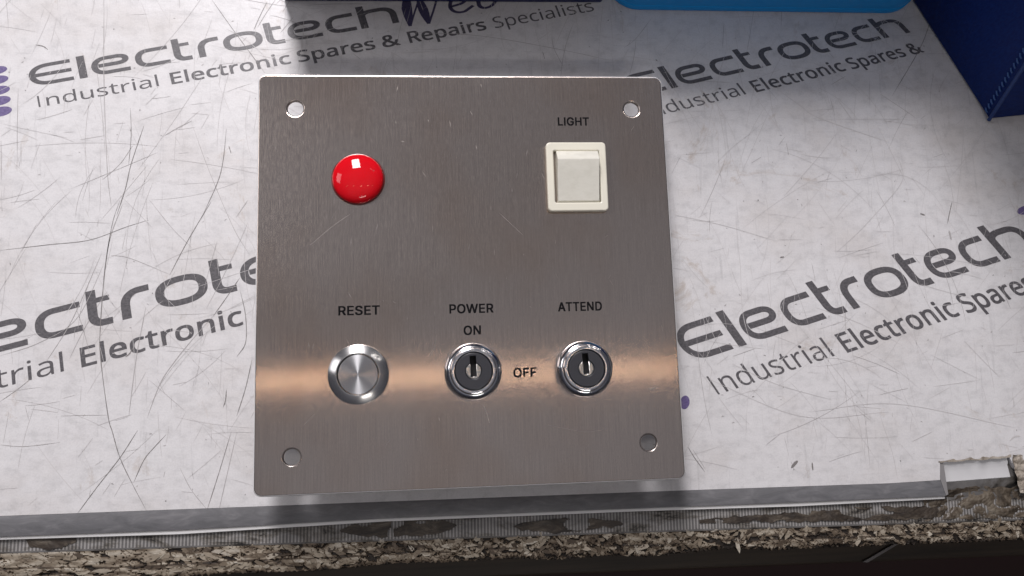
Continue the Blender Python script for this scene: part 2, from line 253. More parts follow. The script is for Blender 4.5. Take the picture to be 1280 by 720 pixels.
# ------------------------------------------------------------------ lettering: outline data of the two typefaces (units of 1/1000 em)
GLYPH = {"n":{"n":[415,[[77,0,57,0,57,120,57,240,57,360,73,360,89,360,105,360,108,344,111,327,113,311,115,311,116,311,117,311,128,330,145,344,165,353,186,362,208,367,230,367,273,367,306,356,328,335,350,315,361,281,361,234,361,156,361,78,361,0,341,0,322,0,302,0,302,77,302,154,302,230,302,288,275,317,222,317,182,317,154,306,139,283,124,261,116,229,116,187,116,124,116,62,116,0,96,0]]],"d":[413,[[213,-7,185,-7,140,-7,104,9,77,40,50,71,37,118,37,179,37,241,50,288,78,319,105,351,141,367,185,367,213,367,236,362,254,351,271,341,286,328,297,314,298,314,300,314,301,314,300,319,300,328,299,339,297,351,297,360,297,367,297,415,297,463,297,510,317,510,336,510,356,510,356,340,356,170,356,0,340,0,324,0,308,0,305,16,302,32,300,48,299,48,298,48,297,48,286,33,272,20,254,9,236,-1],[162,42,194,42,232,42,259,53,274,74,290,94,298,126,298,168,298,171,298,175,298,179,298,223,290,258,275,282,261,306,233,318,193,318,162,318,138,305,122,280,106,254,98,221,98,178,98,135,106,102,122,78,138,54]]],"u":[415,[[207,-7,184,-7,141,-7,108,4,86,25,64,45,53,79,53,124,53,203,53,281,53,360,73,360,93,360,113,360,113,283,113,206,113,128,113,71,139,42,193,42,233,42,260,54,276,76,291,98,299,131,299,173,299,235,299,298,299,360,319,360,338,360,358,360,358,240,358,120,358,0,342,0,326,0,310,0,307,16,304,32,301,48,300,48,299,48,298,48,287,29,270,15,250,6,229,-2]]],"s":[322,[[192,-7,148,-7,123,-7,101,-5,83,-1,65,3,49,9,35,16,35,34,35,52,35,70,49,63,67,56,87,50,107,44,128,41,149,41,179,41,201,46,214,55,228,65,234,78,234,94,234,103,232,111,227,118,222,125,213,133,200,140,188,147,169,155,146,164,122,173,103,182,86,191,69,200,57,210,48,223,39,236,34,252,34,271,34,302,47,325,72,342,96,358,129,367,169,367,191,367,212,365,231,360,250,356,268,350,284,343,277,327,271,311,264,296,249,302,233,307,216,312,200,316,183,318,165,318,141,318,123,314,110,307,97,299,91,288,91,275,91,265,94,256,99,249,105,243,115,236,129,229,142,223,160,215,183,206,206,198,226,189,242,180,258,170,270,160,279,147,287,135,291,119,291,99,291,64,278,38,253,20,227,2]]],"t":[242,[[178,-7,167,-7,148,-7,131,-3,115,3,99,10,86,21,77,37,67,53,62,76,62,105,62,175,62,244,62,314,45,314,28,314,11,314,11,324,11,333,11,343,28,350,45,358,62,366,70,392,78,417,86,443,98,443,109,443,121,443,121,415,121,388,121,360,156,360,190,360,225,360,225,345,225,330,225,314,190,314,156,314,121,314,121,245,121,176,121,106,121,84,126,68,137,57,147,47,161,42,177,42,186,42,195,42,205,44,214,46,222,47,228,49,228,34,228,19,228,4,221,1,212,-2,201,-4,189,-6]]],"r":[277,[[77,0,57,0,57,120,57,240,57,360,73,360,89,360,105,360,108,338,110,316,112,294,113,294,114,294,115,294,126,314,141,331,160,345,178,360,200,367,225,367,232,367,239,366,247,366,255,365,261,364,267,363,265,345,262,326,260,308,254,310,248,311,241,312,234,313,227,313,221,313,203,313,185,308,169,298,153,288,140,274,131,256,121,237,116,216,116,192,116,128,116,64,116,0,96,0]]],"i":[173,[[96,420,87,420,77,420,69,423,62,429,56,435,52,445,52,457,52,470,56,480,62,486,69,492,77,495,87,495,96,495,104,492,111,486,118,480,122,470,122,457,122,445,118,435,111,429,104,423],[77,0,57,0,57,120,57,240,57,360,77,360,96,360,116,360,116,240,116,120,116,0,96,0]]],"a":[377,[[175,-7,144,-7,112,-7,85,2,63,19,42,36,31,63,31,100,31,136,45,164,73,183,101,202,145,213,203,215,224,216,244,216,265,217,265,224,265,231,265,238,265,268,258,289,245,301,232,313,214,318,190,318,171,318,153,316,136,310,119,304,103,298,89,291,83,306,77,320,71,335,86,344,105,351,126,357,148,363,170,366,193,366,237,366,270,356,291,337,312,318,322,287,322,245,322,163,322,82,322,0,308,0,294,0,279,0,276,17,272,34,268,51,267,51,266,51,265,51,250,31,233,17,216,7,199,-2],[139,41,158,41,188,41,214,49,234,66,254,83,264,109,264,144,264,154,264,165,264,176,246,175,229,175,211,174,166,172,135,165,118,152,101,140,92,122,92,99,92,79,98,64,110,55,123,46]]],"l":[173,[[77,0,57,0,57,170,57,340,57,510,77,510,96,510,116,510,116,340,116,170,116,0,96,0]]],"E":[373,[[154,0,65,0,65,160,65,320,65,480,154,480,244,480,333,480,333,462,333,444,333,426,264,426,195,426,126,426,126,377,126,327,126,277,191,277,256,277,321,277,321,259,321,242,321,224,256,224,191,224,126,224,126,167,126,110,126,53,195,53,264,53,333,53,333,35,333,18,333,0,244,0]]],"e":[379,[[235,-7,210,-7,176,-7,146,0,120,14,94,28,73,49,59,76,44,104,37,137,37,177,37,217,44,251,57,279,70,307,89,329,112,344,136,359,164,367,196,367,227,367,254,360,276,347,298,333,315,314,327,290,339,265,345,237,345,204,345,192,345,180,345,169,262,169,180,169,98,169,99,128,109,97,129,76,149,54,177,44,213,44,236,44,256,46,274,50,291,54,310,60,328,69,328,51,328,34,328,17,310,9,292,3,274,-1,256,-5],[103,248,99,216,161,216,222,216,283,216,283,246,276,271,262,290,247,309,225,318,195,318,167,318,145,309,129,291,112,273]]],"c":[322,[[222,-7,201,-7,170,-7,141,0,117,13,92,26,72,46,58,73,44,101,37,135,37,178,37,222,44,258,59,286,74,314,94,334,119,347,145,360,173,367,206,367,224,367,242,365,259,361,276,357,289,353,300,347,294,331,288,315,282,298,271,302,259,306,244,310,230,313,217,315,204,315,133,315,98,270,98,179,98,135,107,102,124,79,141,56,167,44,201,44,221,44,238,46,253,50,268,54,282,59,294,65,294,48,294,30,294,13,282,6,269,2,254,-2,240,-5]]],"o":[406,[[254,-7,202,-7,170,-7,142,1,117,15,92,30,73,51,58,79,44,107,37,141,37,181,37,240,52,286,82,318,112,351,153,367,204,367,237,367,266,359,290,345,315,330,335,309,349,282,363,254,370,221,370,181,370,121,355,75,325,42,294,10],[167,42,203,42,240,42,266,55,283,80,300,104,309,138,309,181,309,223,300,257,283,281,266,305,240,317,203,317,166,317,139,305,123,281,106,257,98,223,98,181,98,138,106,104,123,80,140,55]]],"p":[413,[[77,-161,57,-161,57,13,57,186,57,360,73,360,89,360,105,360,108,344,111,327,113,311,114,311,115,311,116,311,127,327,141,340,158,351,176,361,199,367,228,367,273,367,308,351,335,320,363,289,376,243,376,181,376,119,363,73,335,41,308,9,272,-7,228,-7,200,-7,177,-1,159,9,141,20,126,32,116,46,115,46,113,46,112,46,113,38,114,28,115,17,116,5,116,-5,116,-13,116,-63,116,-112,116,-161,96,-161],[180,42,219,42,241,42,259,48,273,60,287,73,298,89,305,110,312,131,315,154,315,181,315,223,307,255,291,280,275,305,251,317,218,317,181,317,155,307,140,286,125,266,117,234,116,192,116,188,116,184,116,181,116,136,123,102,138,78,153,54]]],"S":[369,[[218,-7,166,-7,139,-7,114,-5,91,-1,69,3,49,9,34,16,34,35,34,55,34,74,50,67,70,60,94,54,118,49,143,46,169,46,204,46,231,53,249,66,268,80,277,99,277,123,277,139,273,152,267,163,260,173,248,183,232,192,216,202,193,211,164,222,123,236,92,255,72,276,51,298,40,327,40,364,40,390,47,411,60,429,73,448,91,462,114,471,137,481,163,486,193,486,220,486,244,484,266,479,288,474,308,467,326,459,319,442,313,425,307,408,290,415,272,421,253,426,233,431,213,433,192,433,162,433,139,427,124,414,109,401,101,384,101,363,101,347,105,334,111,323,118,312,129,303,144,294,160,286,180,276,206,267,234,256,258,245,278,233,297,222,312,207,322,191,332,174,337,153,337,128,337,86,322,53,291,29,260,5]]],"&":[492,[[224,-7,187,-7,141,-7,104,5,77,28,49,50,36,83,36,125,36,159,45,187,63,208,82,229,107,248,139,266,125,282,111,299,99,318,87,336,81,358,81,382,81,415,92,441,114,459,136,478,166,487,204,487,240,487,268,478,289,460,310,442,320,416,320,383,320,355,311,331,293,312,275,292,252,274,224,258,268,216,311,175,354,133,366,147,375,163,382,181,390,199,396,219,401,240,421,240,441,240,461,240,454,211,445,184,434,160,423,135,409,114,392,95,425,64,458,32,490,0,464,0,437,0,410,0,391,19,371,38,352,56,331,38,307,22,281,11,255,-1],[172,309,188,293,214,308,233,322,245,336,256,350,262,366,262,383,262,400,257,413,246,423,235,433,221,439,202,439,183,439,168,434,156,424,144,414,138,400,138,383,138,367,143,352,151,338,160,324],[161,46,189,46,217,46,242,50,263,60,283,69,300,80,314,93,268,139,221,184,175,229,150,215,132,200,118,185,104,171,97,151,97,127,97,102,106,83,122,68,139,53]]],"R":[418,[[85,0,65,0,65,160,65,320,65,480,109,480,153,480,197,480,257,480,301,468,329,446,358,423,372,389,372,343,372,318,367,296,358,279,349,262,337,249,322,239,307,229,292,221,276,215,320,143,364,72,408,0,384,0,361,0,337,0,298,66,260,132,221,198,189,198,157,198,126,198,126,132,126,66,126,0,105,0],[126,308,126,249,150,249,173,249,197,249,236,249,265,257,283,272,301,288,310,310,310,340,310,372,300,394,281,407,263,421,233,427,194,427,171,427,148,427,126,427,126,368]]]},"i":{"L":[393,[[160,0,60,0,60,170,60,339,60,509,82,509,103,509,125,509,125,358,125,208,125,57,203,57,282,57,361,57,361,38,361,19,361,0,261,0]]],"G":[520,[[309,-7,269,-7,223,-7,184,4,149,25,115,46,88,77,69,116,50,155,40,201,40,254,40,308,50,354,69,393,88,432,115,462,149,484,183,505,221,516,265,516,292,516,317,512,340,504,364,496,385,484,403,469,422,454,437,437,449,416,461,396,470,373,474,349,452,349,430,349,408,349,403,365,396,380,387,393,379,406,368,417,356,427,344,436,330,444,315,448,300,453,283,456,265,456,235,456,208,448,183,432,159,417,139,394,125,364,111,334,103,297,103,254,103,211,111,175,125,145,140,115,159,92,184,76,209,61,237,53,269,53,297,53,323,59,345,71,367,83,384,101,396,123,409,146,415,172,415,202,421,201,428,200,434,199,384,199,333,199,283,199,283,218,283,237,283,256,348,256,413,256,478,256,478,237,478,219,478,200,478,158,469,122,451,91,433,60,408,36,377,19,345,2]]],"H":[517,[[82,0,60,0,60,170,60,339,60,509,82,509,103,509,125,509,125,435,125,362,125,289,214,289,303,289,392,289,392,362,392,435,392,509,414,509,435,509,457,509,457,339,457,170,457,0,435,0,414,0,392,0,392,77,392,155,392,232,303,232,214,232,125,232,125,155,125,77,125,0,103,0]]],"T":[449,[[85,452,32,452,32,471,32,490,32,509,160,509,288,509,417,509,417,490,417,471,417,452,363,452,310,452,257,452,257,301,257,151,257,0,235,0,214,0,193,0,193,151,193,301,193,452,139,452]]],"R":[449,[[82,0,60,0,60,170,60,339,60,509,119,509,177,509,236,509,275,509,307,502,333,489,359,475,378,457,390,433,403,410,409,382,409,352,409,321,403,295,390,271,378,248,359,230,333,217,307,204,275,198,236,198,189,198,143,198,96,198,96,217,96,236,96,255,142,255,188,255,234,255,260,255,281,259,298,267,314,275,326,286,334,300,341,315,345,332,345,352,345,372,341,390,334,405,326,420,314,431,298,440,281,448,259,452,233,452,197,452,161,452,125,452,125,301,125,151,125,0,103,0],[378,0,353,0,312,76,271,153,230,229,254,229,279,229,303,229,344,153,386,76,428,0,403,0]]],"E":[419,[[165,0,60,0,60,170,60,339,60,509,164,509,268,509,372,509,372,490,372,471,372,452,290,452,207,452,125,452,125,396,125,341,125,286,202,286,278,286,355,286,355,267,355,248,355,229,278,229,202,229,125,229,125,172,125,114,125,57,208,57,292,57,375,57,375,38,375,19,375,0,270,0]]],"S":[447,[[263,-9,224,-9,187,-9,155,-3,128,9,100,21,79,38,64,60,49,82,40,107,38,137,60,137,82,137,104,137,106,117,112,101,123,88,134,75,149,65,166,59,184,52,203,49,224,49,247,49,268,53,286,60,304,68,319,78,329,92,340,105,346,121,346,139,346,155,341,169,332,179,323,189,311,198,296,205,281,211,264,217,245,222,224,228,204,234,184,239,142,251,109,268,86,289,63,311,52,339,52,372,52,401,60,426,75,448,90,469,111,486,138,498,164,510,194,516,227,516,261,516,290,510,316,498,342,486,362,469,377,449,392,428,400,404,401,378,380,378,358,378,337,378,335,403,323,423,302,437,281,451,256,459,225,459,203,459,184,455,167,448,151,441,138,431,129,418,120,406,115,391,115,376,115,358,120,344,131,334,142,323,154,314,169,308,184,302,199,297,212,293,230,289,247,284,264,279,279,275,295,270,312,264,328,257,344,248,359,238,373,227,385,214,395,198,404,181,408,162,408,139,408,111,401,86,386,64,372,41,351,24,323,11,296,-2]]],"P":[445,[[82,0,60,0,60,170,60,339,60,509,118,509,177,509,235,509,274,509,307,502,332,487,358,473,377,454,390,430,402,405,409,378,409,348,409,317,402,290,390,265,377,241,358,222,332,207,307,193,274,186,235,186,193,186,151,186,109,186,109,205,109,224,109,242,150,242,191,242,233,242,259,242,281,247,297,256,313,265,325,278,333,294,341,310,344,328,344,348,344,368,341,386,333,402,325,417,313,430,297,439,280,448,259,452,232,452,196,452,160,452,125,452,125,301,125,151,125,0,103,0]]],"O":[533,[[311,-7,267,-7,223,-7,184,4,150,25,116,46,90,76,70,115,50,154,40,201,40,254,40,308,50,354,70,393,90,432,116,462,150,484,184,505,223,516,267,516,311,516,350,505,384,484,418,462,444,432,464,393,483,354,493,308,493,254,493,201,483,154,464,115,444,76,418,46,384,25,350,4],[236,53,267,53,297,53,325,61,349,76,374,91,394,114,408,144,423,174,430,211,430,254,430,298,423,335,408,365,394,395,374,417,349,433,325,448,297,456,267,456,236,456,209,448,184,433,159,417,140,394,125,364,111,334,103,297,103,254,103,211,111,174,125,144,140,114,159,92,184,76,209,61]]],"W":[686,[[180,0,155,0,109,170,63,339,16,509,38,509,60,509,82,509,109,404,136,300,163,196,168,179,172,163,175,145,179,128,183,111,187,94,190,76,194,58,197,40,194,40,192,40,189,40,193,58,196,76,200,94,203,111,207,128,211,145,215,163,220,179,224,196,251,300,279,404,306,509,331,509,355,509,380,509,407,404,434,300,462,196,466,179,470,163,474,145,478,128,482,111,486,94,490,76,494,58,497,40,494,40,491,40,488,40,492,58,495,76,499,94,502,111,506,128,510,145,515,163,519,179,523,196,550,300,576,404,603,509,625,509,647,509,670,509,623,339,577,170,530,0,505,0,480,0,455,0,426,108,397,215,368,323,362,344,357,367,351,391,346,416,341,444,336,475,341,475,345,475,350,475,345,445,340,419,335,395,330,371,324,347,318,323,289,215,260,108,230,0,205,0]]],"N":[523,[[82,0,60,0,60,170,60,339,60,509,85,509,111,509,136,509,205,400,274,291,343,183,349,174,355,164,363,151,370,138,379,123,388,107,396,90,405,73,414,55,411,55,408,54,405,54,403,72,401,90,401,108,400,126,399,142,399,157,399,172,399,185,399,195,399,300,399,404,399,509,420,509,442,509,463,509,463,339,463,170,463,0,438,0,412,0,387,0,325,97,264,193,202,290,194,303,186,316,177,331,169,345,159,362,148,381,137,400,123,424,108,452,111,453,115,453,119,454,120,428,121,405,122,384,123,362,124,344,124,328,125,312,125,300,125,291,125,194,125,97,125,0,103,0]]],"A":[480,[[39,0,16,0,78,170,140,339,201,509,226,509,251,509,276,509,338,339,401,170,463,0,440,0,418,0,395,0,359,101,323,202,287,302,281,321,273,344,264,372,255,400,245,435,232,478,236,478,241,478,245,478,233,435,222,399,213,371,204,343,196,320,191,302,155,202,120,101,85,0,62,0],[197,142,110,142,110,161,110,180,110,199,197,199,283,199,370,199,370,180,370,161,370,142,283,142]]],"F":[410,[[82,0,60,0,60,170,60,339,60,509,163,509,266,509,369,509,369,490,369,471,369,452,288,452,206,452,125,452,125,394,125,336,125,278,198,278,272,278,346,278,346,259,346,240,346,221,272,221,198,221,125,221,125,147,125,74,125,0,103,0]]],"D":[502,[[271,0,219,0,178,0,137,0,96,0,96,19,96,38,96,57,136,57,175,57,215,57,256,57,291,65,318,81,345,97,366,119,379,149,392,179,399,214,399,255,399,296,392,331,379,361,366,390,346,412,320,428,293,444,260,452,221,452,178,452,136,452,93,452,93,471,93,490,93,509,137,509,181,509,225,509,275,509,317,499,353,478,388,458,415,429,433,391,452,353,462,308,462,255,462,202,452,157,433,119,414,81,387,51,351,31,314,10],[103,509,125,509,125,339,125,170,125,0,103,0,82,0,60,0,60,170,60,339,60,509,82,509]]]}}
GLYPH['n']['I'] = [207, [[60,0,60,0,60,0, 105,0,105,0,105,0, 105,480,105,480,105,480, 60,480,60,480,60,480]]]
GLYPH['i']['I'] = [190, [[62,0,62,0,62,0, 128,0,128,0,128,0, 128,509,128,509,128,509, 62,509,62,509,62,509]]]
def corners(*p): return [c for x, y in p for c in (x, y, x, y, x, y)]
GLYPH['i']['A'] = [478, [corners((8, 0), (200, 509), (278, 509), (470, 0), (392, 0), (345, 130), (133, 130), (86, 0)), corners((160, 202), (318, 202), (239, 420))]]
def word_curve(face, text, bold=0.0):
    cu = bpy.data.curves.new('word', 'CURVE'); cu.dimensions = '2D'; cu.fill_mode = 'FRONT'; cu.resolution_u = 5
    x = 0
    for ch in text:
        if ch == ' ': x += 180; continue
        adv, sps = GLYPH[face][ch]
        for sp in sps:
            n = len(sp) // 6; s = cu.splines.new('BEZIER'); s.bezier_points.add(n - 1); s.use_cyclic_u = True
            for k, p in enumerate(s.bezier_points):
                a = sp[6 * k:6 * k + 6]
                p.handle_left_type = p.handle_right_type = 'FREE'
                p.handle_left = ((a[0] + x) / 1000, a[1] / 1000, 0); p.co = ((a[2] + x) / 1000, a[3] / 1000, 0); p.handle_right = ((a[4] + x) / 1000, a[5] / 1000, 0)
        x += adv + bold * 900
    me = from_curve(cu)
    if bold:
        a = np.empty(len(me.vertices) * 3); me.vertices.foreach_get('co', a); a = a.reshape(-1, 3); fs = [tuple(p.vertices) for p in me.polygons]
        V, F = [], []
        for k, (dx, dy) in enumerate(((1, .8), (-1, .8), (1, -.8), (-1, -.8))):
            n0 = len(V); V += [(x + dx * bold, y + dy * bold, k * 4e-6) for x, y, z in a]; F += [tuple(i + n0 for i in q) for q in fs]
        me = mesh(V, F, scale=1)
    return me
def bounds(me):
    a = np.empty(len(me.vertices) * 3); me.vertices.foreach_get('co', a); a = a.reshape(-1, 3); return a.min(0), a.max(0), a
def setco(me, a): me.vertices.foreach_set('co', np.ascontiguousarray(a, dtype=np.float32).ravel()); me.update()

# ================================================================== the bench and its worn front edge
ES, EO = -0.0152, (-97.4, -19.0)                                  # slope and a point of the bench's front line (ruler's lower edge)
def edge_y(x): return EO[1] + (x - EO[0]) * ES
bench = thing('workbench', 'dark wooden workbench with a chipped cream painted front edge under the mat', 'workbench', (100, -20, 0))
wood = mat('dark_wood', (.06, .048, .038), .6)
L(wood, ramp(wood, noise_tex(wood, (12, 260, 60), 5, .6), [(.3, (.022, .015, .009)), (.7, (.06, .042, .026))]), B(wood).inputs['Base Color'])
def child(o, p):
    o.parent = p; o.matrix_parent_inverse = p.matrix_world.inverted() if False else __import__('mathutils').Matrix.Translation(-p.location); return o
x0, x1 = -420, 560
child(link('bench_board', prism([(x0, edge_y(x0) + .5), (x1, edge_y(x1) + .5), (x1, 460), (x0, 460)], -28, -.2), wood), bench)
child(link('front_rail', bevelled(prism([(x0, edge_y(x0) - 24), (x1, edge_y(x1) - 21), (x1, edge_y(x1) + 6), (x0, edge_y(x0) + 6)], -75, -34), 1.5), wood), bench)

def worn_edge():
    n, mrow = 1500, 30
    xs = np.linspace(-150, 360, n); v = []; col = []
    for i, x in enumerate(xs):
        wid = 9.6 + 2.5 * max(0, min(1, (80 - x) / 120)) + 1.8 * noise.noise((x * .03, 3, 0)) - max(0, (x - 120)) * .004
        for j in range(mrow):
            t = j / (mrow - 1)
            yy = edge_y(x) + .6 - t * wid
            frag = min(1, max(0, (x + 60) / 200))                                    # more broken up towards one end
            a = noise.fractal(Vector((x * (.13 + .13 * frag) + yy * .12, yy * .42, 0)), .75, 2.2, 5) + .3 * noise.noise((x * .03, 0, 5))
            cr = min(abs(noise.noise((x * (.13 + .2 * frag) + yy * .15, yy * .22, 9.0))), 1.3 * abs(noise.noise((x * (.30 + .2 * frag) - yy * .2, yy * .5, 19.0))))
            crk = max(0, 1 - cr / (.035 + .035 * frag))
            thr = -.36 + .16 * frag
            hgt = .75 * (1 if a > thr else 0) * (1 - .7 * crk) + .25 * a
            ragged = .9 * noise.noise((x * .9, t * 2, 2)) * (t > .8)
            fall = -3.2 * max(0, t - .62) ** 1.3
            v.append((x + .35 * noise.noise((x * .7, yy, 7)), yy + ragged, -.35 + hgt + fall - 1.2 * (t > .97)))
            c = 0.0
            if a > thr: c = .60 + .75 * noise.noise((x * .12, yy * .5, 4)) + .25 * a
            if abs(t - .56 + .06 * noise.noise((x * .06, 0, 3))) < .028: c *= .2
            c *= (1 - .95 * crk)
            if t > .80: c *= max(0, 1 - (t - .80) / .12 * (0.5 + noise.noise((x * .25, 0, 1))))
            if noise.noise((x * .05, yy * .35, 12)) > .36 - .12 * frag: c *= .35
            col.append(max(0, min(1, c * (.95 - .18 * frag))))
    f = [(i * mrow + j, i * mrow + j + 1, (i + 1) * mrow + j + 1, (i + 1) * mrow + j) for i in range(n - 1) for j in range(mrow - 1)]
    # loose plates of paint and board: big flat ones at one end, small crumbs lying at all angles towards the other
    rnd = random.Random(5)
    for _ in range(760):
        x = rnd.uniform(-110, 345); frag = min(1, max(0, (x + 70) / 190))
        if frag < .9 and rnd.random() > .30 + .8 * frag: continue
        wid = 9.0 + 2.2 * max(0, min(1, (80 - x) / 120)) - max(0, (x - 120)) * .004
        t = rnd.choice((rnd.uniform(.04, .42), rnd.uniform(.08, .80), rnd.uniform(.55, .80)))
        if noise.noise((x * .06, t * 2.5, 31)) > .22 + .1 * (1 - frag): continue       # places knocked bare
        lx = rnd.uniform(1.2, 4.5) * (1 - frag) + rnd.uniform(.5, 2.0) * frag * rnd.choice((1, 1, 1.8)); ly = lx * rnd.uniform(.25, .6)
        ly = min(ly, 1.0); ang = rnd.gauss(-.02, .1 + .75 * frag); n_ = rnd.randint(4, 7)
        yc = edge_y(x) + .2 - t * wid; zc = .22 + rnd.uniform(0, .25) - 3.0 * max(0, t - .62) ** 1.3
        tx, ty = rnd.gauss(0, .07 + .13 * frag), rnd.gauss(0, .07 + .12 * frag)
        tone = rnd.choice((.86, .74, .62, .5, .38, .22, .12)) * rnd.uniform(.85, 1.08)
        n0 = len(v)
        for lay in (0, 1):
            for k in range(n_):
                a_ = 2 * math.pi * (k + rnd.uniform(-.25, .25)) / n_; r_ = rnd.uniform(.75, 1.15) if lay == 0 else 1
                if lay == 0: px_, py_ = lx * r_ * math.cos(a_), ly * r_ * math.sin(a_)
                else: px_, py_ = ring_[k]
                if lay == 0: ring_ = [] if k == 0 else ring_; ring_.append((px_, py_))
                X, Y = px_ * math.cos(ang) - py_ * math.sin(ang), px_ * math.sin(ang) + py_ * math.cos(ang)
                v.append((x + X, yc + Y, zc + tx * X + ty * Y - (0 if lay == 0 else .45))); col.append(tone * rnd.uniform(.88, 1.05) if lay == 0 else tone * .45)
        f.append(tuple(range(n0, n0 + n_))); f.append(tuple(range(n0 + 2 * n_ - 1, n0 + n_ - 1, -1)))
        for k in range(n_): f.append((n0 + k, n0 + n_ + k, n0 + n_ + (k + 1) % n_, n0 + (k + 1) % n_))
    me = mesh(v, f); recalc(me)
    if me.polygons[100].normal.z < 0: me.flip_normals()
    at_ = me.attributes.new('flake', 'FLOAT', 'POINT'); at_.data.foreach_set('value', col)
    return me
m = mat('chipped_paint', (.4, .36, .3), .65)
at_n = N(m, 'ShaderNodeAttribute', attribute_name='flake')
c = ramp(m, at_n.outputs['Fac'], [(.02, (.018, .012, .008)), (.16, (.08, .056, .036)), (.36, (.17, .132, .092)), (.6, (.31, .262, .20)), (.85, (.42, .375, .305)), (1.0, (.50, .455, .385))])
c = mul(m, c, ramp(m, noise_tex(m, (700, 1100, 500), 6, .78), [(.30, g(.42)), (.46, g(.88)), (.6, g(1))]))
L(m, c, B(m).inputs['Base Color'])
child(link('worn_edging', worn_edge(), m), bench)

fl = link('floor', mesh([(-3000, -3000, -760), (3000, -3000, -760), (3000, 3000, -760), (-3000, 3000, -760)], [(0, 1, 2, 3)]),
          mat('dark_floor', (.03, .010, .008), .7))
tag(fl, 'dark brown floor far below the bench edge', 'floor', kind='structure')

# ================================================================== steel ruler let into the bench edge
def ruler():
    v, f, mi = [], [], []
    def quad(a, b, c_, d, k):
        n = len(v); v.extend((a, b, c_, d)); f.append((n, n + 1, n + 2, n + 3)); mi.append(k)
    X0, X1, W = -170, 330, 24
    P = lambda x, up, z: (x - up * ES, edge_y(x) + up, z)
    top, bot = .55, -.15
    quad(P(X0, 0, top), P(X1, 0, top), P(X1, W, top), P(X0, W, top), 0)
    quad(P(X0, -.35, bot), P(X1, -.35, bot), P(X1, 0, top), P(X0, 0, top), 2)
    quad(P(X0, W, bot), P(X0, W, top), P(X1, W, top), P(X1, W, bot), 2)
    x = X0; k = 0
    while x < X1:
        ln = 12.5 if k % 10 == 0 else 10.5 if k % 5 == 0 else 8.8
        quad(P(x, .6, top + .03), P(x + .6, .6, top + .03), P(x + .6, ln, top + .03), P(x, ln, top + .03), 1)
        x += 1.3; k += 1
    return mesh(v, f, mi)
def dirty(name, c0, c1, met, rough):
    m = mat(name, c0, rough, met)
    c = ramp(m, noise_tex(m, (110, 160, 1), 5, .65), [(.3, c0), (.7, c1)])
    d = ramp(m, noise_tex(m, (46, 95, 1), 6, .72, distort=.6), [(.36, (.06, .055, .05)), (.42, (.55, .52, .47)), (.52, (1, 1, 1))])
    L(m, mul(m, c, d), B(m).inputs['Base Color']); return m
rl = link('steel_ruler', ruler(), [dirty('ruler_metal', (.09, .086, .084), (.16, .153, .148), .0, .45), dirty('ruler_graduation', (.24, .23, .22), (.36, .345, .335), 0, .5), mat('ruler_side', (.20, .18, .165), .5)])
tag(rl, 'dirty grey steel ruler with fine graduations lying along the bench edge under the mat', 'ruler')

# ================================================================== the mat: white printed sheet with a clear grey border and a notch
mt = thing('bench_mat', 'scratched white mat printed with slanting grey lettering, grey border along its front', 'mat', (100, 100, 0))
front = [(-420, -4.2), (-96.9, -5.0), (-3.5, -5.6), (163.8, -6.6), (252.5, -7.4), (275.1, -7.0), (275.8, -.1), (291, .9), (307.1, 1.0), (309.2, -3.5), (313.5, -7.5), (340, -8.6), (520, -9)]
low = [(-420, -12.2), (-96.4, -12.6), (-31.6, -13.1), (45.2, -12.3), (146.9, -12.9), (212, -13.4), (277.1, -13.6)]

# scratches and scuffs on the sheet, traced as long thin marks; photo columns/rows are turned into mat millimetres by one plane mapping
H0 = np.array([[0.31972667200165067, 0.0035655485152926675, -108.25652304951937], [-0.013387542992225747, -0.31942422667902487, 200.546198279783], [-9.135348186500964e-05, 0.00014561795338618856, 1.0]])
def plan(u, v):
    q = H0 @ np.array((u, v, 1.0)); return q[0] / q[2], q[1] / q[2]
def smooth(pts, n=10):
    P = [np.array(p, float) for p in pts]
    if len(P) < 3: return [P[0] + (P[1] - P[0]) * k / n for k in range(n + 1)]
    P = [2 * P[0] - P[1]] + P + [2 * P[-1] - P[-2]]; out = []
    for i in range(1, len(P) - 2):
        a, b, c_, d = P[i - 1:i + 3]
        for k in range(n):
            t = k / n; out.append(.5 * (2 * b + (c_ - a) * t + (2 * a - 5 * b + 4 * c_ - d) * t * t + (3 * b - a - 3 * c_ + d) * t ** 3))
    out.append(P[-2]); return out
sv, sf, sm = [], [], []
def stroke(pts, wd, z, k, jit=.3, taper=True):
    n0 = len(sv); n = len(pts)
    for i, p in enumerate(pts):
        a = pts[max(0, i - 1)]; b = pts[min(n - 1, i + 1)]; d = np.array(b) - np.array(a); d = d / (np.hypot(*d) + 1e-9)
        t = i / (n - 1); h = wd * .5 * (1 + jit * (random.random() - .5) * 2) * ((.25 + .75 * min(1, 6 * min(t, 1 - t))) if taper else 1)
        o = np.array((-d[1], d[0])) * h
        sv.append((p[0] + o[0], p[1] + o[1], z)); sv.append((p[0] - o[0], p[1] - o[1], z))
    for i in range(n - 1):
        a = n0 + 2 * i; sf.append((a, a + 1, a + 3, a + 2)); sm.append(k)
